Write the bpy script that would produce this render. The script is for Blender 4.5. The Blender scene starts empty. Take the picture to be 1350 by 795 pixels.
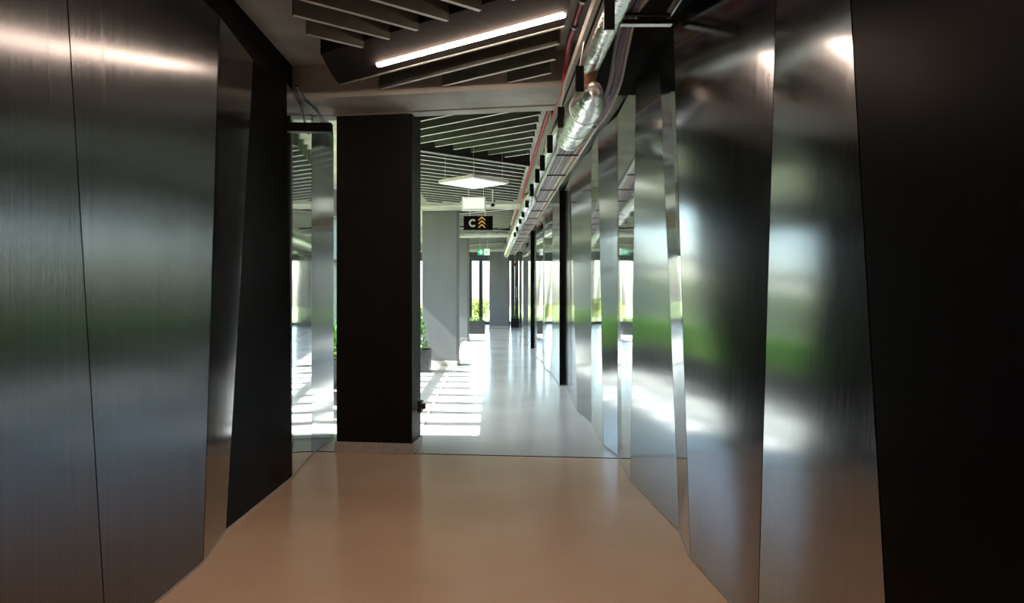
import bpy, math, random
from mathutils import Vector, Matrix
R = random.Random(7)
S = bpy.context.scene
C = S.collection

# ------------------------------------------------------------------ camera
EYE = 1.5
cam = bpy.data.cameras.new('camera')
cam.sensor_width = 36.0
cam.lens = 24.0                       # 900 px focal length on the 1350 px frame
cam.shift_x = (675 - 648) / 1350
cam.shift_y = -(397.5 - 385) / 1350
cam.clip_start = 0.05
co = bpy.data.objects.new('camera', cam)
C.objects.link(co)
co.location = (0, 0, EYE)
co.rotation_euler = (math.pi / 2, 0, 0)
S.camera = co

# ------------------------------------------------------------------ world, sun, exposure
W = bpy.data.worlds.new('sky'); S.world = W; W.use_nodes = True
wn = W.node_tree.nodes; wl = W.node_tree.links
sky = wn.new('ShaderNodeTexSky'); sky.sky_type = 'NISHITA'; sky.sun_disc = False
sky.sun_elevation = math.radians(44); sky.sun_rotation = math.radians(-90)
sky.air_density = 1.0; sky.dust_density = 2.0; sky.ozone_density = 1.5
wl.new(sky.outputs[0], wn['Background'].inputs[0])
wn['Background'].inputs[1].default_value = 2.3
sl = bpy.data.lights.new('sun', 'SUN'); sl.energy = 50.0; sl.angle = math.radians(0.6)
sl.color = (1.0, 0.95, 0.87)
so = bpy.data.objects.new('sun', sl); C.objects.link(so)
so.rotation_euler = Vector((1.0, -0.05, -0.98)).to_track_quat('-Z', 'Y').to_euler()
so.location = (-10, 10, 12)
LAMP = (1.0, 0.74, 0.58)              # warm strip-light colour
LAMP_FRONT = 42.0                     # emission of the strip in view
LAMP_ADDED = 105.0                     # emission of unseen strips added to brighten the near floor

V = S.view_settings
V.view_transform = 'Standard'; V.look = 'None'; V.gamma = 1.0; V.use_curve_mapping = False
V.exposure = 0.0
S.cycles.max_bounces = 12; S.cycles.glossy_bounces = 8; S.cycles.diffuse_bounces = 5
S.cycles.transparent_max_bounces = 16
S.cycles.sample_clamp_indirect = 6.0
S.cycles.caustics_reflective = True

# ------------------------------------------------------------------ helpers
class MB:
    """collects faces, built into ONE mesh object"""
    def __init__(s): s.v = []; s.f = []; s.m = []
    def face(s, pts, m=0):
        i = len(s.v); s.v += [tuple(p) for p in pts]; s.f.append(tuple(range(i, i + len(pts)))); s.m.append(m)
    def box(s, lo, hi, m=0, mbot=None, M=None):
        x0, y0, z0 = lo; x1, y1, z1 = hi
        p = [(x0,y0,z0),(x1,y0,z0),(x1,y1,z0),(x0,y1,z0),(x0,y0,z1),(x1,y0,z1),(x1,y1,z1),(x0,y1,z1)]
        if M is not None: p = [tuple(M @ Vector(q)) for q in p]
        i = len(s.v); s.v += p
        for k, f in enumerate([(3,2,1,0),(4,5,6,7),(0,1,5,4),(1,2,6,5),(2,3,7,6),(3,0,4,7)]):
            s.f.append(tuple(i + a for a in f)); s.m.append(mbot if (k == 0 and mbot is not None) else m)
        return s
    def prism(s, pts, depth, m=0):
        """pts: 3-D polygon, depth: offset vector"""
        d = Vector(depth); a = [Vector(p) for p in pts]; b = [p + d for p in a]; n = len(a)
        i = len(s.v); s.v += [tuple(p) for p in a + b]
        s.f.append(tuple(i + k for k in range(n))); s.m.append(m)
        s.f.append(tuple(i + n + k for k in reversed(range(n)))); s.m.append(m)
        for k in range(n):
            j = (k + 1) % n
            s.f.append((i + k, i + n + k, i + n + j, i + j)); s.m.append(m)
        return s
    def tube(s, path, r, n=8, m=0, caps=True):
        P = [Vector(p) for p in path]
        rs = r if isinstance(r, (list, tuple)) else [r] * len(P)
        base = len(s.v); up = Vector((0, 0, 1))
        for k, p in enumerate(P):
            t = (P[min(k + 1, len(P) - 1)] - P[max(k - 1, 0)]).normalized()
            u = up if abs(t.z) < 0.95 else Vector((1, 0, 0))
            a = t.cross(u).normalized(); b = a.cross(t)
            for q in range(n):
                an = 2 * math.pi * q / n
                s.v.append(tuple(p + (a * math.cos(an) + b * math.sin(an)) * rs[k]))
        for k in range(len(P) - 1):
            for q in range(n):
                q2 = (q + 1) % n
                s.f.append((base + k*n + q, base + k*n + q2, base + (k+1)*n + q2, base + (k+1)*n + q)); s.m.append(m)
        if caps:
            s.f.append(tuple(base + q for q in reversed(range(n)))); s.m.append(m)
            e = base + (len(P) - 1) * n
            s.f.append(tuple(e + q for q in range(n))); s.m.append(m)
        return s
    def mesh(s, name, mats, smooth=False):
        me = bpy.data.meshes.new(name); me.from_pydata(s.v, [], s.f)
        for m in (mats if isinstance(mats, (list, tuple)) else [mats]): me.materials.append(m)
        for p, k in zip(me.polygons, s.m): p.material_index = k; p.use_smooth = smooth
        me.update(); return me
    def build(s, name, mats, parent=None, smooth=False):
        me = s.mesh(name, mats, smooth)
        if smooth:
            for p in me.polygons:
                if len(p.vertices) > 4: p.use_smooth = False
            me.set_sharp_from_angle(angle=math.radians(50))
        return link(name, me, parent)

def link(name, me, parent=None, loc=None):
    o = bpy.data.objects.new(name, me); C.objects.link(o)
    if parent is not None: o.parent = parent
    if loc is not None: o.location = loc
    return o
def tag(o, label, cat, group=None):
    o['label'] = label; o['category'] = cat
    if group: o['group'] = group
    return o
def struct(o, label=None):
    o['kind'] = 'structure'
    if label: o['label'] = label
    return o
def thing(name, label, cat, loc=(0, 0, 0), rz=0.0, group=None):
    o = bpy.data.objects.new(name, None); C.objects.link(o); o.empty_display_size = 0.1
    o.location = loc; o.rotation_euler = (0, 0, rz)
    return tag(o, label, cat, group)
def bevel(o, w, seg=2):
    m = o.modifiers.new('bevel', 'BEVEL'); m.width = w; m.segments = seg; m.limit_method = 'ANGLE'
    return o

def mat(name, col, rough=0.5, metal=0.0, spec=0.5, coat=0.0, emit=None, estr=0.0):
    m = bpy.data.materials.new(name); m.use_nodes = True
    b = m.node_tree.nodes['Principled BSDF']
    b.inputs['Base Color'].default_value = (*col, 1); b.inputs['Roughness'].default_value = rough
    b.inputs['Metallic'].default_value = metal; b.inputs['Specular IOR Level'].default_value = spec
    b.inputs['Coat Weight'].default_value = coat
    if emit: b.inputs['Emission Color'].default_value = (*emit, 1); b.inputs['Emission Strength'].default_value = estr
    return m
def noisy(m, scale, stretch, c0, c1, detail=6, lo=0.35, hi=0.65, bump=0.0, rough=None, base=True, metal_bump=False):
    """procedural noise drives the colour (and optional bump / roughness range)"""
    nt = m.node_tree; N = nt.nodes; L = nt.links; b = N['Principled BSDF']
    tc = N.new('ShaderNodeTexCoord'); mp = N.new('ShaderNodeMapping'); mp.inputs['Scale'].default_value = stretch
    nz = N.new('ShaderNodeTexNoise'); nz.inputs['Scale'].default_value = scale; nz.inputs['Detail'].default_value = detail
    L.new(tc.outputs['Object'], mp.inputs[0]); L.new(mp.outputs[0], nz.inputs['Vector'])
    if base:
        cr = N.new('ShaderNodeValToRGB'); cr.color_ramp.elements[0].position = lo; cr.color_ramp.elements[1].position = hi
        cr.color_ramp.elements[0].color = (*c0, 1); cr.color_ramp.elements[1].color = (*c1, 1)
        L.new(nz.outputs['Fac'], cr.inputs[0]); L.new(cr.outputs[0], b.inputs['Base Color'])
    if rough:
        mr = N.new('ShaderNodeMapRange'); mr.inputs[1].default_value = 0.3; mr.inputs[2].default_value = 0.7
        mr.inputs[3].default_value = rough[0]; mr.inputs[4].default_value = rough[1]
        L.new(nz.outputs['Fac'], mr.inputs[0]); L.new(mr.outputs[0], b.inputs['Roughness'])
    if bump:
        bp = N.new('ShaderNodeBump'); bp.inputs['Strength'].default_value = bump; bp.inputs['Distance'].default_value = 0.016 if metal_bump else 0.01
        L.new(nz.outputs['Fac'], bp.inputs['Height']); L.new(bp.outputs[0], b.inputs['Normal'])
    return m

M = {}
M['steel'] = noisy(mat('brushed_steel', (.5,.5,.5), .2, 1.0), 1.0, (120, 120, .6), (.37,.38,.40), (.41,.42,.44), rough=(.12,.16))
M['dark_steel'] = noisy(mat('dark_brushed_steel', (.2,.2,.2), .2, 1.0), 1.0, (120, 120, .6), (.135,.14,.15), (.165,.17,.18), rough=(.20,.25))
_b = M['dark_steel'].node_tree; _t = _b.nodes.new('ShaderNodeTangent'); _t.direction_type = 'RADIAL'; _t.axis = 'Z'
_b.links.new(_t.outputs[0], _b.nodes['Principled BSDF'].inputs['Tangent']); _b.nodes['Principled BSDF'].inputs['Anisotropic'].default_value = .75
M['mirror'] = noisy(mat('polished_steel', (.6,.6,.6), .05, 1.0), 1.0, (60, 60, .6), (.62,.64,.65), (.68,.69,.70), rough=(.03,.06))
M['black_panel'] = noisy(mat('black_steel_dark_reflection', (.005,.005,.005), .35, 0.0, .05), 2.0, (40,40,.5), (.0022,.0022,.0025), (.0034,.0034,.0038), rough=(.3,.38))  # black steel parts; on one right facet it paints in a dark reflection
M['void'] = mat('matt_black', (.012,.011,.011), .9, 0, .1)
M['floor_near'] = noisy(mat('polished_concrete_tan', (.3,.2,.15), .2, 0, .5), 0.9, (1,1,1), (.55,.385,.275), (.64,.46,.335), 9, .3, .7, rough=(.17,.25))
M['floor_far'] = noisy(mat('polished_concrete_grey', (.4,.4,.4), .2, 0, .5), 0.9, (1,1,1), (.48,.49,.50), (.56,.57,.575), 9, .3, .7, rough=(.14,.22))
M['concrete'] = noisy(mat('board_marked_concrete', (.3,.3,.28), .85), 2.2, (1,1,1), (.36,.35,.32), (.58,.57,.53), 10, .3, .7, bump=.25)
M['column'] = noisy(mat('charcoal_paint', (.1,.1,.1), .5), 3.0, (1,1,.3), (.13,.137,.143), (.15,.157,.163))
M['column_shaded'] = noisy(mat('shade_dark_paint', (.02,.02,.02), .55, 0, .15), 3.0, (1,1,.3), (.006,.0055,.0055), (.009,.0085,.0085))  # front column: its lack of light is put into the colour
M['skirt'] = noisy(mat('skirting_steel', (.4,.38,.36), .45), 30.0, (1,1,1), (.36,.34,.32), (.44,.42,.40))
M['slat'] = noisy(mat('dark_grey_slat', (.06,.06,.055), .75, 0, .2), 8.0, (1,1,1), (.12,.125,.104), (.145,.15,.127))
M['slat_edge'] = noisy(mat('pale_slat_edge', (.5,.5,.5), .5), 8.0, (1,1,1), (.70,.69,.67), (.78,.77,.75))
M['black'] = noisy(mat('satin_black', (.02,.02,.02), .4), 20.0, (1,1,1), (.014,.013,.013), (.022,.02,.02))
M['housing'] = noisy(mat('brown_black_housing', (.02,.014,.012), .75, 0, .15), 20.0, (1,1,1), (.022,.0145,.012), (.028,.019,.016))
M['foil'] = noisy(mat('crinkled_foil', (.8,.8,.8), .26, 1.0), 15.0, (1,1,1), (.72,.73,.72), (.86,.86,.84), bump=1.0, metal_bump=True)
M['galv'] = noisy(mat('galvanised_steel', (.6,.6,.6), .4, 1.0), 30.0, (1,1,1), (.55,.56,.55), (.70,.70,.68))
M['trunk'] = noisy(mat('grey_trunking', (.4,.4,.38), .5), 30.0, (1,1,1), (.36,.36,.33), (.46,.46,.42))
M['red'] = noisy(mat('red_paint', (.45,.03,.04), .4), 20.0, (1,1,1), (.42,.03,.045), (.52,.05,.06))
M['white'] = noisy(mat('white_plastic', (.8,.8,.8), .4), 20.0, (1,1,1), (.78,.78,.78), (.84,.84,.84))
M['rust'] = noisy(mat('rusty_sleeve', (.2,.08,.04), .8), 18.0, (1,1,1), (.10,.05,.03), (.28,.12,.06))
for n, c in (('cable_violet', (.22,.14,.24)), ('cable_grey', (.42,.40,.42)), ('cable_orange', (.55,.16,.05)), ('cable_white', (.65,.64,.62)), ('cable_black', (.015,.015,.015))):
    M[n] = noisy(mat(n, c, .45), 40.0, (1,1,1), tuple(a*.88 for a in c), tuple(a*1.1 for a in c))
M['frame'] = noisy(mat('dark_window_frame', (.05,.055,.06), .4), 20.0, (1,1,1), (.09,.10,.11), (.12,.132,.14))
M['planter'] = noisy(mat('dark_planter', (.03,.032,.035), .35), 12.0, (1,1,1), (.024,.026,.029), (.036,.038,.042))
M['soil'] = noisy(mat('soil', (.05,.035,.02), .9), 30.0, (1,1,1), (.03,.02,.012), (.08,.055,.035), bump=.6)
M['leaf'] = noisy(mat('leaf_green', (.1,.3,.04), .5), 6.0, (1,1,1), (.07,.24,.02), (.22,.46,.05))
M['shrub'] = noisy(mat('shrub_green', (.1,.2,.04), .6), 1.5, (1,1,1), (.24,.30,.07), (.46,.48,.16))
M['lawn'] = noisy(mat('lawn_green', (.1,.2,.04), .9), .6, (1,1,1), (.24,.31,.09), (.35,.41,.15))
M['stem'] = noisy(mat('stem_brown', (.1,.07,.04), .8), 10.0, (1,1,1), (.08,.06,.03), (.14,.10,.06))
M['amber'] = mat('amber_print', (.85,.45,.10), .5); noisy(M['amber'], 20, (1,1,1), (.82,.43,.09), (.88,.48,.12))
M['grey_print'] = mat('grey_print', (.5,.52,.52), .5); noisy(M['grey_print'], 20, (1,1,1), (.48,.5,.5), (.54,.56,.56))
M['sign_green'] = mat('exit_green', (.02,.45,.25), .4, emit=(.02,.5,.28), estr=.5)
M['sign_white'] = mat('exit_white', (.8,.8,.8), .4, emit=(1,1,1), estr=.5)
M['lamp'] = mat('strip_diffuser', (.9,.9,.9), .5, emit=LAMP, estr=LAMP_FRONT)
M['lamp_added'] = mat('added_strip_diffuser', (.9,.9,.9), .5, emit=LAMP, estr=LAMP_ADDED)  # for the added strips out of view
M['panel_lamp'] = mat('panel_diffuser', (.9,.9,.9), .5, emit=(1,.98,.95), estr=.55)
def glass_mat():
    m = bpy.data.materials.new('window_glass'); m.use_nodes = True; N = m.node_tree.nodes; L = m.node_tree.links
    N.remove(N['Principled BSDF']); t = N.new('ShaderNodeBsdfTransparent'); g = N.new('ShaderNodeBsdfGlossy')
    t.inputs[0].default_value = (.90,.94,.93,1); g.inputs['Roughness'].default_value = .01
    f = N.new('ShaderNodeLayerWeight'); f.inputs[0].default_value = .5; x = N.new('ShaderNodeMixShader')
    p = N.new('ShaderNodeMath'); p.operation = 'POWER'; p.inputs[1].default_value = 5.0; L.new(f.outputs['Facing'], p.inputs[0])
    q = N.new('ShaderNodeMath'); q.operation = 'MULTIPLY_ADD'; q.inputs[1].default_value = .6; q.inputs[2].default_value = .04; L.new(p.outputs[0], q.inputs[0])
    L.new(q.outputs[0], x.inputs[0]); L.new(t.outputs[0], x.inputs[1]); L.new(g.outputs[0], x.inputs[2])
    L.new(x.outputs[0], N['Material Output'].inputs[0]); return m
M['glass'] = glass_mat()

# ------------------------------------------------------------------ the shell
YB, YE = -2.2, 32.0                   # back and end of the passage
XWIN = -3.1                           # line of the side windows
SLAB = 3.45; SOFFIT = 3.16; TOP = 3.12
f = MB()
f.face([(-1.75,YB,0),(1.4,YB,0),(1.4,6.12,0),(-1.75,6.42,0)])
fl = struct(f.build('floor', M['floor_near']), 'polished tan concrete floor of the dark passage')
g = MB()
g.box((-1.75,6.0,-.3),(1.4,YE+.3,-.004)); g.box((XWIN-.2,6.6,-.3),(-1.75,YE+.3,-.004)); g.box((1.4,26,-.3),(4,YE+.3,-.004)); g.box((-8,27,-.3),(XWIN-.2,YE+.3,-.004))
g.build('slab_far', M['floor_far'], fl)
MB().box((-1.7,-.006,-.003),(1.3,.006,.002)).build('joint_strip', M['void'], fl).matrix_local = Matrix.Translation((0,6.27,0)) @ Matrix.Rotation(-.095,4,'Z')
MB().box((-.80,6.75,-.004),(-.765,27,.004)).build('edge_strip', M['white'], fl)
MB().box((XWIN,7.0,-.004),(-.80,27,.001)).build('window_bay_floor', M['floor_far'], fl)

cl = MB(); cl.box((XWIN-.3,YB,SLAB),(4,YE+.3,SLAB+.25)); cl.box((-8,27,SLAB),(XWIN-.3,YE+.3,SLAB+.25))
ceil = struct(cl.build('ceiling', M['concrete']), 'raw concrete ceiling slab above the slats')
SK = -.17
def beam(front, back, xl, xr, parent):
    b = MB()
    b.prism([(xl,front+SK*xl,SOFFIT),(xr,front+SK*xr,SOFFIT),(xr,back+SK*xr,SOFFIT),(xl,back+SK*xl,SOFFIT)],(0,0,SLAB-SOFFIT+.02))
    # narrow raised lip along the rear edge of the soffit
    b.prism([(xl,back-.16+SK*xl,SOFFIT-.012),(xr,back-.16+SK*xr,SOFFIT-.012),(xr,back-.005+SK*xr,SOFFIT-.012),(xl,back-.005+SK*xl,SOFFIT-.012)],(0,0,.03))
    return b.build('beam', M['concrete'], parent)
BEAMS = [(5.60,6.30),(12.95,13.65),(20.0,20.7),(27.3,28.0)]
for k, (a, b_) in enumerate(BEAMS):
    beam(a, b_, -1.74 if k == 0 else XWIN-.2, .72 if k == 0 else 1.26, ceil)
MB().box((.72,YB,3.30),(1.3,6.25,SLAB+.01)).build('dark_gap_box', M['void'], ceil)  # added black box, paints in the darkness of the gap above the tray

# ---- slats: herring-bone between diagonal dividers
XL, XR = -1.22, .465; SL = .75
bounds = [(+1,-1.05),(-1,4.17),(+1,9.18),(-1,13.9),(+1,18.9),(-1,23.6),(+1,30.5)]   # (sense, Y at XR)
def bline(sense, yr): return yr - sense*SL*XR, sense*SL       # Y = a + b X
regions = []
prev = (YB+.05, 0.0)
bays = []
last = (YB+.05, 0.0)
for a, b_ in BEAMS:
    bays.append((last, (a-.03, SK))); last = (b_+.05, SK)
bays.append((last, (YE-.2, 0)))
slat_cache = 0
def clip(c, s, lows, highs):
    x0, x1 = XL, XR
    for (a, b) in lows:          # c+sX >= a+bX
        k, q = c - a, s - b
        if abs(q) < 1e-6:
            if k < 0: return None
        elif q > 0: x0 = max(x0, -k/q)
        else: x1 = min(x1, -k/q)
    for (a, b) in highs:
        k, q = a - c, b - s
        if abs(q) < 1e-6:
            if k < 0: return None
        elif q > 0: x0 = max(x0, -k/q)
        else: x1 = min(x1, -k/q)
    return (x0, x1) if x1 - x0 > .12 else None
ADDED_STRIPS = (.75, 2.65)              # Y at X = 0 of the unseen strip lights added for the near floor
for i in range(len(bounds) - 1):
    lo, hi = bounds[i], bounds[i+1]
    s = lo[0] * SL                     # slats run parallel to the divider they start from
    la = bline(*lo); ha = bline(*hi)
    la = (la[0] + (.27 if lo[1] == 4.17 else .13), la[1]); ha = (ha[0] - (.44 if hi[1] == 4.17 else .18 if hi[0] < 0 else .34), ha[1])
    off = (.51 if lo[1] == 4.17 else .18) if lo[0] < 0 else .31
    c = bline(*lo)[0] + off
    while c < bline(*hi)[0] + 3.0:
        if i == 0 and any(abs(c - q) < .42 for q in ADDED_STRIPS): c += .31; continue
        for bl, bh in bays:
            seg = clip(c, s, [la, bl], [ha, bh])
            if seg:
                x0, x1 = seg; p0 = Vector((x0, c+s*x0, 0)); p1 = Vector((x1, c+s*x1, 0))
                L = (p1-p0).length; an = math.atan2(p1.y-p0.y, p1.x-p0.x)
                o = MB().box((0,-.015,0),(L,.015,.2), 0, 1).build('slat', [M['slat'], M['slat_edge']], ceil)
                o.location = (p0.x, p0.y, 3.2); o.rotation_euler = (0,0,an)
                # two hanging rods
        c += .31
for sense, yr in bounds[2:6]:
    a, b = bline(sense, yr)
    x0, x1 = XL-.02, XR+.02
    p0 = Vector((x0, a+b*x0, 0)); p1 = Vector((x1, a+b*x1, 0)); L = (p1-p0).length
    o = MB().box((0,-.05,0),(L,.05,.25), 0).build('divider', [M['black']], ceil)
    o.location = (p0.x, p0.y, 3.185); o.rotation_euler = (0,0,math.atan2(p1.y-p0.y, p1.x-p0.x))
    MB().box((0,-.052,-.006),(L,-.03,.004)).build('divider_edge', M['slat_edge'], o)

# ---- walls of folded steel
def folded_wall(name, folds, side, label, backing):
    """folds: (y, x) at the floor and (y, x) at the top, material of the facet that FOLLOWS, top height"""
    b = MB()
    y0, y1 = folds[0][0], folds[-1][0]
    b.box((min(backing, backing+side*.1), y0, 0), (max(backing, backing+side*.1), y1, SLAB))
    w = struct(b.build(name, M['void']), label)
    base = MB()
    for a, c in zip(folds[:-1], folds[1:]):
        if a[4] is None: continue
        top = a[5] if len(a) > 5 else TOP
        A0, C0 = Vector((a[1], a[0], 0.012)), Vector((c[1], c[0], 0.012))
        k = top / 3.12
        A1 = Vector((a[1]+(a[3]-a[1])*k, a[0]+(a[2]-a[0])*k, top)); C1 = Vector((c[1]+(c[3]-c[1])*k, c[0]+(c[2]-c[0])*k, top))
        m = MB(); nu, nv = 4, 10
        gap = .0035 / max((C0-A0).length, .05)
        P = lambda u, v: (A0.lerp(C0, gap+(1-2*gap)*u)).lerp(A1.lerp(C1, gap+(1-2*gap)*u), v)
        for j in range(nv+1):
            for i in range(nu+1): m.v.append(tuple(P(i/nu, j/nv)))
        for j in range(nv):
            for i in range(nu):
                q = j*(nu+1)+i; fc = (q, q+1, q+nu+2, q+nu+1)
                m.f.append(fc if side < 0 else fc[::-1]); m.m.append(0)
        # folded flanges turned back into the wall
        n = len(m.v); ring = [i for i in range(nu+1)] + [(j)*(nu+1)+nu for j in range(1,nv+1)] + [nv*(nu+1)+i for i in range(nu-1,-1,-1)] + [j*(nu+1) for j in range(nv-1,0,-1)]
        nr = len(ring)
        for q in ring: m.v.append(m.v[q])
        for q in ring: x, y, z = m.v[q]; m.v.append((x+side*.022, y, z))
        for q in range(nr):
            r2 = (q+1) % nr; fc = (n+q, n+r2, n+nr+r2, n+nr+q)
            m.f.append(fc[::-1] if side < 0 else fc); m.m.append(0)
        o = m.build('panel', M[a[4]], w, True)
        for p in o.data.polygons[-len(ring):]: p.use_smooth = False
        p0 = Vector((a[1], a[0], 0)); p1 = Vector((c[1], c[0], 0))
        base.prism([p0+Vector((-side*.004,0,0)), p1+Vector((-side*.004,0,0)), p1+Vector((side*.02,0,0)), p0+Vector((side*.02,0,0))], (0,0,.012))
    base.build('skirting', M['skirt'], w)
    return w
# y bottom, x bottom, y top, x top, facet material
RF = [(-2.2,1.18,-2.2,1.18,'steel'),(-.6,1.22,-.5,1.22,'steel'),(.85,1.27,.7,1.31,'black_panel'),(1.93,1.15,2.53,1.298,'steel'),(2.99,1.165,3.02,1.27,'steel'),  # black facet: the dark reflection is put into its colour
      (3.85,1.12,4.06,1.078,'mirror'),(4.26,1.174,4.78,1.174,'steel'),(5.43,1.105,5.22,1.105,'mirror'),(6.24,1.155,6.26,1.155,'steel'),
      (6.65,1.09,7.0,1.09,'mirror'),(7.76,1.133,7.76,1.133,'steel'),(8.52,1.07,9.3,1.07,'steel'),(9.67,1.12,9.8,1.12,'steel'),(10.9,1.165,10.9,1.165,'black_panel'),
      (10.905,1.085,10.905,1.085,'steel'),(12.5,1.10,12.3,1.10,'mirror'),(13.3,1.05,13.5,1.05,'steel'),(14.6,1.09,14.4,1.09,'mirror'),(15.6,1.04,15.8,1.04,'steel'),(18.0,1.12,18.0,1.12,'black_panel'),
      (18.005,1.03,18.005,1.03,'steel'),(20.2,1.08,20.0,1.08,'mirror'),(22,1.03,22.2,1.03,'steel'),(24.5,1.08,24.3,1.08,'mirror'),(25.6,1.05,25.6,1.05,'steel'),(27.2,1.08,27.2,1.08,None)]
wr = folded_wall('wall_right', RF, 1, 'folded stainless steel wall of tapered facets reflecting the windows', 1.345)
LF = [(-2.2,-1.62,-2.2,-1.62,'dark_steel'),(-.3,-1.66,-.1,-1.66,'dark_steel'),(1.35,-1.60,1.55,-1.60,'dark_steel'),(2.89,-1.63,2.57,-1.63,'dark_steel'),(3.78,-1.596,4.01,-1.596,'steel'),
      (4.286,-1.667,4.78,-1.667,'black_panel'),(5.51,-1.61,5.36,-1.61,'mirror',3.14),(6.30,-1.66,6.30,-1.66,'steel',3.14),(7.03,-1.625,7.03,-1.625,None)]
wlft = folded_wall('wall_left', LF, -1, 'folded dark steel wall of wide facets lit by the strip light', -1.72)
struct(MB().box((-1.655,6.12,2.94),(-1.44,6.2,3.02)).build('trim_1', M['black_panel']), 'black bar between the left mirror panels and the column')
wb = MB(); wb.box((-1.9,YB-.1,0),(1.5,YB,SLAB)); struct(wb.build('wall_back', M['void']), 'unseen dark wall added to close the passage against sky light')  # added behind the camera to keep sky light out
wx = MB(); wx.box((XWIN-.15,7.04,0),(-1.72,7.2,SLAB)); struct(wx.build('wall_return', M['column']), 'charcoal return wall behind the left panels')
we = MB(); we.box((1.3,27.1,0),(4.0,27.3,SLAB)); struct(we.build('wall_end', M['column']), 'charcoal wall at the end of the steel panels')

# ---- windows along the left and across the far end
HEAD = 3.02; SILL = .12
def window(n, p0, p1, label, outward, mull=.07, transom=2.05):
    """a bay from p0 to p1 (2-D points): frame, transom, panes"""
    a = Vector((*p0, 0)); b = Vector((*p1, 0)); d = (b-a); L = d.length; an = math.atan2(d.y, d.x)
    fr = MB()
    fr.box((0,-.07,0),(mull/2,.07,HEAD)); fr.box((L-mull/2,-.07,0),(L,.07,HEAD))
    fr.box((mull/2,-.07,0),(L-mull/2,.07,SILL)); fr.box((mull/2,-.07,HEAD-.06),(L-mull/2,.07,HEAD))
    w = fr.build('window_%d' % n, M['frame']); struct(w, label)
    w.location = a; w.rotation_euler = (0,0,an)
    MB().box((mull/2,-.05,transom),(L-mull/2,.05,transom+.09)).build('transom', M['frame'], w)
    for z0, z1 in ((SILL,transom),(transom+.09,HEAD-.06)):
        MB().box((mull/2,-.004,z0),(L-mull/2,.004,z1)).build('pane', M['glass'], w)
    return w
wn_ = 1
NB = 28; y = 7.2; bw = (27.4-7.2)/NB
for k in range(NB):
    window(wn_, (XWIN, y+k*bw), (XWIN, y+(k+1)*bw), 'tall side window, bay %d from the passage' % (k+1), -1, .21); wn_ += 1
x = -7.0
k = 0
while x < 1.75:
    window(wn_, (x, YE), (x+.5, YE), 'narrow tall window at the far end, pane %d from the left' % (k+1), 1, .17, 2.95); wn_ += 1; x += .5; k += 1
hd = MB(); hd.box((XWIN-.12,7.2,HEAD),(XWIN+.12,27.4,SLAB)); hd.box((-8,YE-.1,HEAD),(4,YE+.15,SLAB)); hd.box((-8,27.3,0),(XWIN-.12,27.45,SLAB)); hd.box((3.9,27.3,0),(4.0,YE,SLAB)); hd.box((-8.1,27.4,0),(-8,YE,SLAB)); hd.box((1.9,YE-.1,0),(3.9,YE+.1,HEAD))
struct(hd.build('wall_windows', M['column']), 'charcoal wall band above the windows')

# ------------------------------------------------------------------ columns
def column(name, label, x0, x1, yf, depth, m, top=SOFFIT, skirt=M['skirt']):
    an = math.atan2(SK*.72, 1); w = x1-x0
    t = thing(name, label, 'column', (x1, yf, 0), an, None)
    bevel(MB().box((-w,0,0),(0,depth,top+.05)).build('shaft', m, t), .008)
    sk = MB()
    sk.box((-w-.014,-.014,0),(.014,0,.1)); sk.box((-w-.014,0,0),(-w,depth+.014,.1)); sk.box((0,0,0),(.014,depth+.014,.1)); sk.box((-w,depth,0),(0,depth+.014,.1))
    bevel(sk.build('skirting', skirt, t), .004)
    return t
c0 = column('column', 'square column darkened as if in shade, at the left of the passage', -1.46, -.735, 6.31, .36, M['column_shaded'])
so_ = MB().box((.014,.15,.36),(.055,.235,.47)).build('power_socket', M['black'], c0); bevel(so_, .006)
MB().box((.055,.17,.39),(.085,.215,.44)).build('plug', M['black'], so_)
column('column', 'grey column behind the shaded column', -1.42, -.71, 13.85, .36, M['column'])
column('column', 'narrow-looking grey column just beyond the nearer grey one', -1.44, -.735, 20.9, .36, M['column'])
column('column', 'grey pillar standing alone at the far end of the passage', -.10, .71, 28.05, .4, M['column'])

# ------------------------------------------------------------------ strip lights
def strip_light(name, label, pa, pb, lamp, lp0=.2, lp1=.97, group=None):
    """ridge-shaped housing from pa to pb with a luminous strip along its ridge"""
    a = Vector((*pa, 0)); b = Vector((*pb, 0)); d = b-a; L = d.length
    t = thing(name, label, 'light', (a.x, a.y, 3.2), math.atan2(d.y, d.x), group)
    # local: x along, +y to the far side, z up
    sec = [(-.012,0),(.03,0),(.20,.008),(.20,.2),(-.31,.2),(-.31,.04)]
    th = math.tan(math.atan2(d.y, d.x))          # ends cut along the passage
    h = MB(); n = len(sec)
    h.v = [(y*th, y, z) for y, z in sec] + [(L+y*th, y, z) for y, z in sec]
    h.f = [tuple(range(n))[::-1], tuple(range(n, 2*n))] + [(k, (k+1) % n, n+(k+1) % n, n+k) for k in range(n)]; h.m = [0]*len(h.f)
    h.build('housing', M['housing'], t)
    MB().box((.185*th,.185,-.002),(L+.185*th,.203,.006)).build('lower_edge', M['trunk'], t)
    df = MB().prism([(L*lp0,-.014,-.012),(L*lp0,-.006,-.022),(L*lp0,.018,-.022),(L*lp0,.026,-.012),(L*lp0,.026,0),(L*lp0,-.014,0)], (L*(lp1-lp0),0,0))
    df.build('diffuser', lamp, t)
    for x in (L*.15, L*.85): MB().tube([(x,.05,.2),(x,.05,.26)], .006, 6).build('hanger', M['galv'], t)
    return t
strip_light('strip_light', 'glowing strip light in a dark slanted housing under the slats', (-1.25,5.37), (.465,4.14), M['lamp'], .235, .985)
strip_light('strip_light', 'unseen strip light added overhead to brighten the near floor, nearer to the glowing strip in view', (-1.2,ADDED_STRIPS[1]-.9), (.465,ADDED_STRIPS[1]+.35), M['lamp_added'], .1, .97, 'added strip lights')
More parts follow.
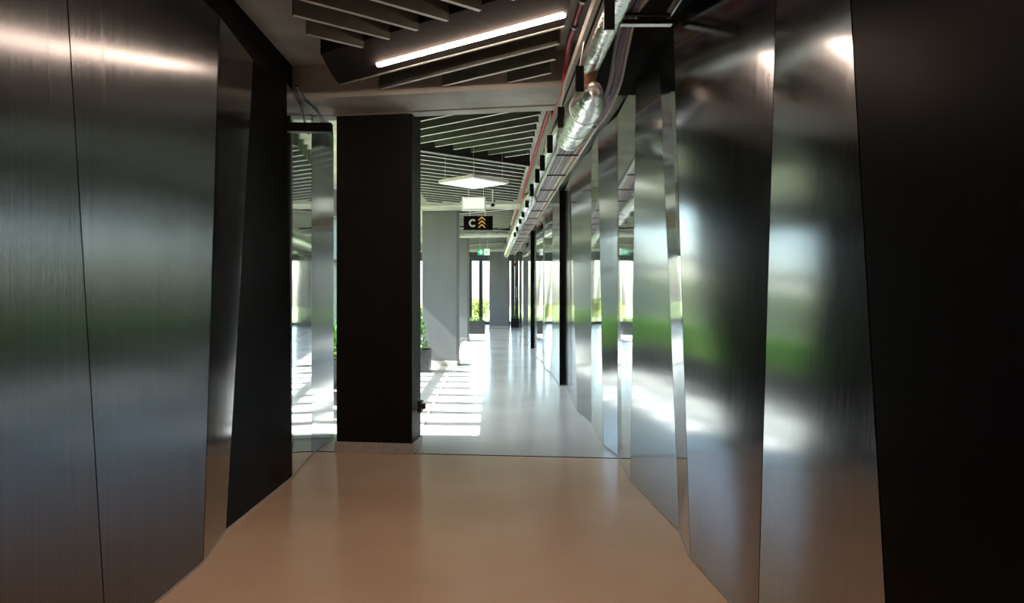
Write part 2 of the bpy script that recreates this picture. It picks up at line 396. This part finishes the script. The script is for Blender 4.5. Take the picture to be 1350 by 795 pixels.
strip_light('strip_light', 'unseen strip light added overhead to brighten the near floor, farther back from the glowing strip in view', (-1.2,ADDED_STRIPS[0]-.9), (.465,ADDED_STRIPS[0]+.35), M['lamp_added'], .1, .97, 'added strip lights')

# hanging square light panel
pl = thing('ceiling_panel_light', 'square white light panel hanging flat below the slats', 'light', (-.22,8.47,2.84), math.radians(46))
bevel(MB().box((-.31,-.31,.008),(.31,.31,.05)).build('frame', M['white'], pl), .006)
MB().box((-.29,-.29,0),(.29,.29,.01)).build('diffuser', M['panel_lamp'], pl)
for sx in (-1,1):
    for sy in (-1,1): MB().tube([(sx*.25,sy*.25,.05),(sx*.25,sy*.25,.6)], .003, 5).build('wire', M['galv'], pl)

# ------------------------------------------------------------------ signs
lb = thing('emergency_light', 'blank white light box hanging above the direction sign', 'light', (-.275,10.6,2.76))
bevel(MB().box((-.185,-.04,0),(.185,.04,.215)).build('case', M['white'], lb), .01)
MB().box((-.165,-.043,.03),(.165,-.039,.2)).build('diffuser', M['panel_lamp'], lb)
for sx in (-.08,.15): MB().tube([(sx,0,.215),(sx,0,.66)], .004, 5).build('wire', M['white'], lb)
sg = thing('direction_sign', 'black hanging sign with grey letter C and amber chevrons', 'sign', (-.21,10.75,2.475))
bevel(MB().box((-.23,-.012,0),(.23,.012,.22)).build('board', M['black_panel'], sg), .002)
cm = MB(); cx, cz, ro, ri, n = -.085, .11, .062, .036, 22
a0, a1 = math.radians(45), math.radians(315)
for i in range(n):
    u, v = a0+(a1-a0)*i/n, a0+(a1-a0)*(i+1)/n
    cm.prism([(cx+ro*math.cos(u),-.012,cz+ro*math.sin(u)),(cx+ri*math.cos(u),-.012,cz+ri*math.sin(u)),(cx+ri*math.cos(v),-.012,cz+ri*math.sin(v)),(cx+ro*math.cos(v),-.012,cz+ro*math.sin(v))],(0,-.004,0))
cm.build('letter', M['grey_print'], sg)
for k in range(3):
    z = .028+.058*k; x = .058
    ch = MB().prism([(x-.053,-.012,z),(x-.053,-.012,z+.022),(x,-.012,z+.07),(x+.053,-.012,z+.022),(x+.053,-.012,z),(x,-.012,z+.045)][::-1], (0,-.004,0))
    ch.build('chevron', M['amber'], sg)
for sx in (-.13,.11): MB().tube([(sx,0,.22),(sx,0,.29)], .004, 5).build('wire', M['white'], sg)
ex = thing('exit_sign', 'small green and white exit sign below the far ceiling', 'sign', (-.26,22.6,2.72))
MB().box((-.2,-.02,0),(0.02,.02,.21)).build('green_field', M['sign_green'], ex)
MB().box((.02,-.02,0),(.2,.02,.21)).build('white_field', M['sign_white'], ex)
fg = MB(); fg.box((-.115,-.026,.03),(-.07,-.02,.18)); fg.box((-.155,-.026,.085),(-.03,-.02,.125)); fg.build('pictogram', M['sign_white'], ex)
ar = MB(); ar.prism([(.08,-.026,.07),(.15,-.026,.105),(.08,-.026,.14)],(0,.006,0)); ar.build('arrow', M['sign_green'], ex)
for sx in (-.12,.12): MB().tube([(sx,0,.21),(sx,0,.73)], .005, 5).build('wire', M['galv'], ex)
sc = thing('security_camera', 'small white camera hanging right of the blank light box', 'camera', (.02,11.3,2.93))
MB().tube([(0,.12,.03),(0,-.1,0)], .045, 12).build('body', M['white'], sc, True)
MB().tube([(0,-.1,0),(0,-.115,-.003)], .032, 12).build('lens', M['black'], sc)
MB().tube([(0,.04,.03),(0,.04,.5)], .012, 8).build('stem', M['white'], sc)

# ------------------------------------------------------------------ services along the right
def ez(z): return EYE + z
t = thing('sprinkler_pipe', 'red sprinkler pipe running along the ceiling above the silver ducts', 'pipe', (0,0,0))
path = [(.575,-1.8,ez(1.85)),(.575,5.05,ez(1.85)),(.575,5.32,ez(1.74)),(.575,5.42,ez(1.60)),(.575,6.35,ez(1.60)),(.575,6.46,ez(1.74)),(.575,6.6,ez(1.83)),(.575,12.4,ez(1.83)),(.575,12.8,ez(1.6)),(.575,13.7,ez(1.6)),(.575,14.0,ez(1.83)),(.575,19.5,ez(1.83))]
MB().tube(path, .021, 10).build('pipe', M['red'], t, True)
y = 2.6
while y < 12:
    if not (4.9 < y < 6.7):
        MB().tube([(.575,y,ez(1.84)),(.575,y+.03,ez(1.84))], .028, 10).build('clamp', M['galv'], t)
    y += .42
tr = thing('cable_trunking', 'grey slotted cable trunking beside the red pipe', 'trunking', (.595,0,ez(1.60)))
q = MB(); q.box((-.035,-1.8,-.03),(.035,26.5,-.024)); q.box((-.035,-1.8,-.024),(-.029,26.5,.03)); q.box((.029,-1.8,-.024),(.035,26.5,.03)); q.build('channel', M['trunk'], tr)
MB().box((-.006,-1.8,-.033),(.006,26.5,-.029)).build('slot', M['void'], tr)
# silver pipe
dt = thing('silver_pipe', 'thin foil-wrapped pipe running ahead under the near ceiling', 'pipe', (0,0,0))
MB().tube([(.645,-1.8,ez(1.47)),(.645,4.45,ez(1.47))], .058, 16).build('wrap', M['foil'], dt, True)
MB().tube([(.645,4.25,ez(1.47)),(.65,4.45,ez(1.45)),(.655,4.56,ez(1.40)),(.66,4.6,ez(1.33))], .046, 12).build('elbow', M['rust'], dt, True)
bd = thing('insulated_duct', 'fat crinkled foil duct hanging below the concrete beam', 'duct', (0,0,0))
MB().tube([(.66,4.36,ez(1.30)),(.66,4.6,ez(1.28)),(.645,5.66,ez(1.28)),(.645,5.7,ez(1.28))], [.046,.112,.112,.10], 22).build('wrap', M['foil'], bd, True)
for yy in (4.75,5.2,5.55): MB().tube([(.655,yy,ez(1.28)),(.655,yy+.025,ez(1.28))], .115, 22).build('band', M['galv'], bd)
for yy in (4.9,5.4): MB().tube([(.655,yy,ez(1.38)),(.655,yy,ez(1.655 if yy > 5.3 else 1.94))], .004, 5).build('rod', M['galv'], bd)
dp = thing('silver_pipe', 'thin foil-wrapped pipe continuing beyond the concrete beam', 'pipe', (0,0,0))
MB().tube([(.62,5.72,ez(1.44)),(.60,6.2,ez(1.47)),(.585,10.0,ez(1.47))], .05, 14).build('wrap', M['foil'], dp, True)
for yy in (6.9,8.0,9.2): MB().tube([(.592,yy,ez(1.47)),(.592,yy+.02,ez(1.47))], .053, 14).build('band', M['galv'], dp)
df_ = thing('insulated_duct', 'fat silver duct in the distance beside the cable tray', 'duct', (0,0,0))
MB().tube([(.585,9.9,ez(1.42)),(.585,10.1,ez(1.40)),(.56,15.5,ez(1.42)),(.56,26.5,ez(1.42))], [.05,.095,.095,.08], 18).build('wrap', M['foil'], df_, True)
for yy in (10.6,11.8,13.0,15): MB().tube([(.58,yy,ez(1.405)),(.58,yy+.03,ez(1.405))], .099, 18).build('band', M['galv'], df_)
# black hanger plates
hy = [3.25,4.26,5.2,6.14,7.04,7.82,8.9,10.1,11.4,12.5,14.0,15.4]
hl = ['black hanger plate nearest the viewer, above the thin foil pipe','black hanger plate in front of the concrete beam','black hanger plate right behind the concrete beam','black hanger plate, largest of the row past the beam','black hanger plate, second of the row past the beam','black hanger plate, third of the row past the beam']
for k, yy in enumerate(hy):
    h = thing('hanger_plate', hl[k] if k < 6 else 'small black hanger plate on the distant ducts, %s of the row past the beam' % ['fourth','fifth','sixth','seventh','eighth','ninth'][k-6], 'bracket', ((.56,.55,.53,.525)[min(k,3)], yy, ez(1.25)), 0, 'black hanger plates')
    bevel(MB().box((-.026,-.012,0),(.026,.012,.16)).build('plate', M['black_panel'], h), .003)
    MB().tube([(0,0,.16),(.03,0,.325)], .005, 6).build('rod', M['galv'], h)
# trays
def tray(name, label, x0, x1, y0, y1, z, step, rung_m):
    t = thing(name, label, 'cable tray', ((x0+x1)/2, y0, z)); w = (x1-x0)/2; L = y1-y0
    for s in (-1,1): MB().box((s*w-.006,0,0),(s*w+.006,L,.055)).build('side_rail', M['galv'], t)
    y = .02; rm = MB().box((-w,-.012,0),(w,.012,.014)).mesh('rung', rung_m)
    while y < L: link('rung', rm, t, (0,y,0)); y += step
    for s in (-1, 1):
        for yy in (L*.05, L*.3): MB().tube([(s*(w+.012),yy,0),(s*(w+.012),yy,.24)], .005, 6).build('rod', M['galv'], t)
    return t
tray('cable_tray', 'near cable tray above the right steel panels', .74, 1.03, 1.2, 3.98, ez(1.585), .45, M['black'])
bt = thing('tray_bar', 'black bar across the end of the near cable tray', 'bar', (.885,3.98,ez(1.56)))
MB().box((-.165,-.02,0),(.165,.02,.022)).build('bar', M['black'], bt); MB().box((-.165,-.022,-.006),(.165,.022,0)).build('lip', M['galv'], bt)
tray('cable_ladder', 'long cable ladder receding above the right wall past the beam', .655, .895, 5.78, 26.5, ez(1.395), 1.2, M['cable_black'])
# cables: one continuous run from the near tray, down past the beam, into the far ladder
spec = [('violet','cable_violet')]*5 + [('grey','cable_grey')]*4 + [('white','cable_white')]*2 + [('orange','cable_orange')]
order = [0,5,1,6,2,9,3,7,4,8,10,11]
cen = [(.86,1.25,1.615),(.85,3.0,1.615),(.83,3.7,1.612),(.81,4.0,1.60),(.85,4.45,1.56),(.895,4.9,1.51),(.905,5.3,1.46),(.885,5.75,1.428),(.82,6.3,1.42),(.775,6.9,1.42),(.77,9,1.42),(.77,14,1.42),(.77,26.3,1.42)]
def catmull(P, n):
    out = []
    for i in range(len(P)-1):
        p0, p1, p2, p3 = P[max(i-1,0)], P[i], P[i+1], P[min(i+2,len(P)-1)]
        for k in range(n):
            s = k/n; out.append(tuple(.5*((2*b)+(-a+c)*s+(2*a-5*b+4*c-d)*s*s+(-a+3*b-3*c+d)*s**3) for a,b,c,d in zip(p0,p1,p2,p3)))
    out.append(P[-1]); return out
cnt = {}; O5 = ['first','second','third','fourth','fifth']
for rank, idx in enumerate(order):
    nm, mt = spec[idx]; cnt[nm] = cnt.get(nm, 0)+1
    off = (rank-5.5)/5.5
    pts = []
    for (x, y, z) in cen:
        sp = .105 if y < 3.5 or y > 6.6 else .045
        pts.append((x+off*sp+R.uniform(-.006,.006), y, ez(z+R.uniform(0,.012)+(.01 if rank % 2 else 0))))
    c = MB().tube(catmull(pts, 6), .0065 if nm != 'orange' else .0075, 6).build('cable', M[mt], None, True)
    lab = {'orange':'single orange cable at the right of the cable bundle','violet':'violet cable in the tray bundle, %s of its colour from the left' % O5[cnt[nm]-1],'grey':'grey cable in the tray bundle, %s of its colour from the left' % O5[cnt[nm]-1],'white':'white cable in the tray bundle, %s of its colour from the left' % O5[cnt[nm]-1]}[nm]
    tag(c, lab, 'cable', '%s cables in the trays' % nm)
tag(MB().tube(catmull([(-1.60,5.60,3.19),(-1.6,5.85,3.15),(-1.585,6.2,3.13),(-1.57,6.7,3.05)],5), .012, 8).build('cable', M['cable_black'], None, True), 'loose black cable drooping above the left mirror panels', 'cable')

# ------------------------------------------------------------------ far door, alarm
dr = thing('door_2', 'dark glazed door post with a white pull handle at the far end', 'door', (1.14,31.0,0))
dr['kind'] = 'structure'
del dr['category']
MB().box((-.08,-.04,0),(.08,.04,3.0)).build('stile', M['frame'], dr)
hb = MB().tube([(0,-.09,1.25),(0,-.09,1.75)], .025, 10); hb.box((-.012,-.09,1.3),(.012,-.04,1.33)); hb.box((-.012,-.09,1.67),(.012,-.04,1.7)); hb.build('handle', M['white'], dr)
al = thing('fire_alarm', 'small red fire alarm box high beside the far pillar', 'alarm', (1.02,29.6,2.62))
bevel(MB().box((-.07,-.04,0),(.07,.04,.14)).build('case', M['red'], al), .01); MB().tube([(0,0,.14),(0,0,.83)], .012, 6).build('stem', M['galv'], al)

# ------------------------------------------------------------------ planting
def leaf_mesh(name, n, rx, ry, h, size, spread, rnd, mats, stems=True, base=0.0):
    b = MB()
    for k in range(n):
        a = rnd.uniform(0, 6.283); q = math.sqrt(rnd.random()); z = base + h*rnd.random()**.8
        c = Vector((rx*q*math.cos(a), ry*q*math.sin(a), z))
        d = Vector((rnd.uniform(-1,1), rnd.uniform(-1,1), rnd.uniform(-.2,1))).normalized()
        s = d.cross(Vector((rnd.uniform(-1,1), rnd.uniform(-1,1), .3))).normalized(); l = size*rnd.uniform(.6,1.3); w = l*spread
        up = d.cross(s)*l*.12
        b.v += [tuple(c), tuple(c+d*l*.5+s*w+up), tuple(c+d*l), tuple(c+d*l*.5-s*w+up)]
        i = len(b.v)-4; b.f += [(i,i+1,i+2),(i,i+2,i+3)]; b.m += [0,0]
    return b.mesh(name, mats)
rp = random.Random(3)
fol = [leaf_mesh('foliage', 420, .62, .22, .5, .15, .16, rp, M['leaf']) for _ in range(3)]
def planter(label, loc, sx, sy, h, k, group=None, fz=1.0):
    t = thing('planter', label, 'planter', loc, 0, group)
    b = MB(); b.box((-sx,-sy,0),(sx,sy,.04)); b.box((-sx,-sy,.04),(-sx+.025,sy,h)); b.box((sx-.025,-sy,.04),(sx,sy,h)); b.box((-sx+.025,-sy,.04),(sx-.025,-sy+.025,h)); b.box((-sx+.025,sy-.025,.04),(sx-.025,sy,h))
    b.build('box', M['planter'], t)
    MB().box((-sx+.025,-sy+.025,.04),(sx-.025,sy-.025,h-.04)).build('soil', M['soil'], t)
    o = link('foliage', fol[k % 3], t, (0,0,h-.03)); o.scale = (sx/.62*.9, sy/.22*.75, fz)
    o['kind'] = 'stuff'
    return t
ORD = ['first','second','third','fourth','fifth','sixth','seventh','eighth','ninth','tenth','eleventh','twelfth','thirteenth']
for k in range(13):
    planter('dark planter trough with leafy plants by the side windows, %s from the dark passage' % ORD[k], (-2.72, 8.2+k*1.45, 0), .27, .66, .42, k, 'planters along the side windows')
planter('dark planter beside the grey column, mostly hidden by the shaded column', (-1.62,12.9,0), .46, .24, .42, 1)
planter('dark planter with plants in front of the far windows', (-.55,24.6,0), .32, .25, .46, 2, None, .3)
planter('dark planter at the foot of the far door', (1.02,29.2,0), .2, .2, .38, 0, None, .3)

# ------------------------------------------------------------------ outside
lw = MB().box((-60,-20,-.4),(XWIN-.12,27.2,-.1)); lw.box((-60,32.3,-.4),(40,80,-.1))
lo = lw.build('lawn', M['lawn']); lo['kind'] = 'stuff'; lo['label'] = 'sunlit green lawn outside the windows'; lo['category'] = 'grass'
rs_ = random.Random(11)
shr = [leaf_mesh('foliage', 900, 1.1, 1.0, 1.7, .34, .35, rs_, M['shrub'], base=.25) for _ in range(3)]
stm = MB()
for k in range(4): stm.tube([(0,0,0),(math.cos(k*1.6)*.5,math.sin(k*1.6)*.5,1.1)], [.05,.02], 6)
stm = stm.mesh('stem', M['stem'])
pos = [(-9.5+rs_.uniform(-.8,.8), 2+k*3.0) for k in range(9)] + [(-6+k*2.6, 38+rs_.uniform(-.5,.5)) for k in range(5)]
for k, (x, y) in enumerate(pos):
    t = thing('shrub', ('leafy shrub on the lawn outside the side windows, %s along the row' if k < 9 else 'leafy shrub on the lawn outside the far windows, %s from the left') % ORD[k if k < 9 else k-9], 'shrub', (x,y,-.1), rs_.uniform(0,6), 'shrubs outside the side windows' if k < 9 else 'shrubs outside the far windows')
    s = rs_.uniform(.8,1.15)*(1 if k < 9 else .5); t.scale = (s,s,s)
    link('foliage', shr[k % 3], t); link('stem', stm, t)
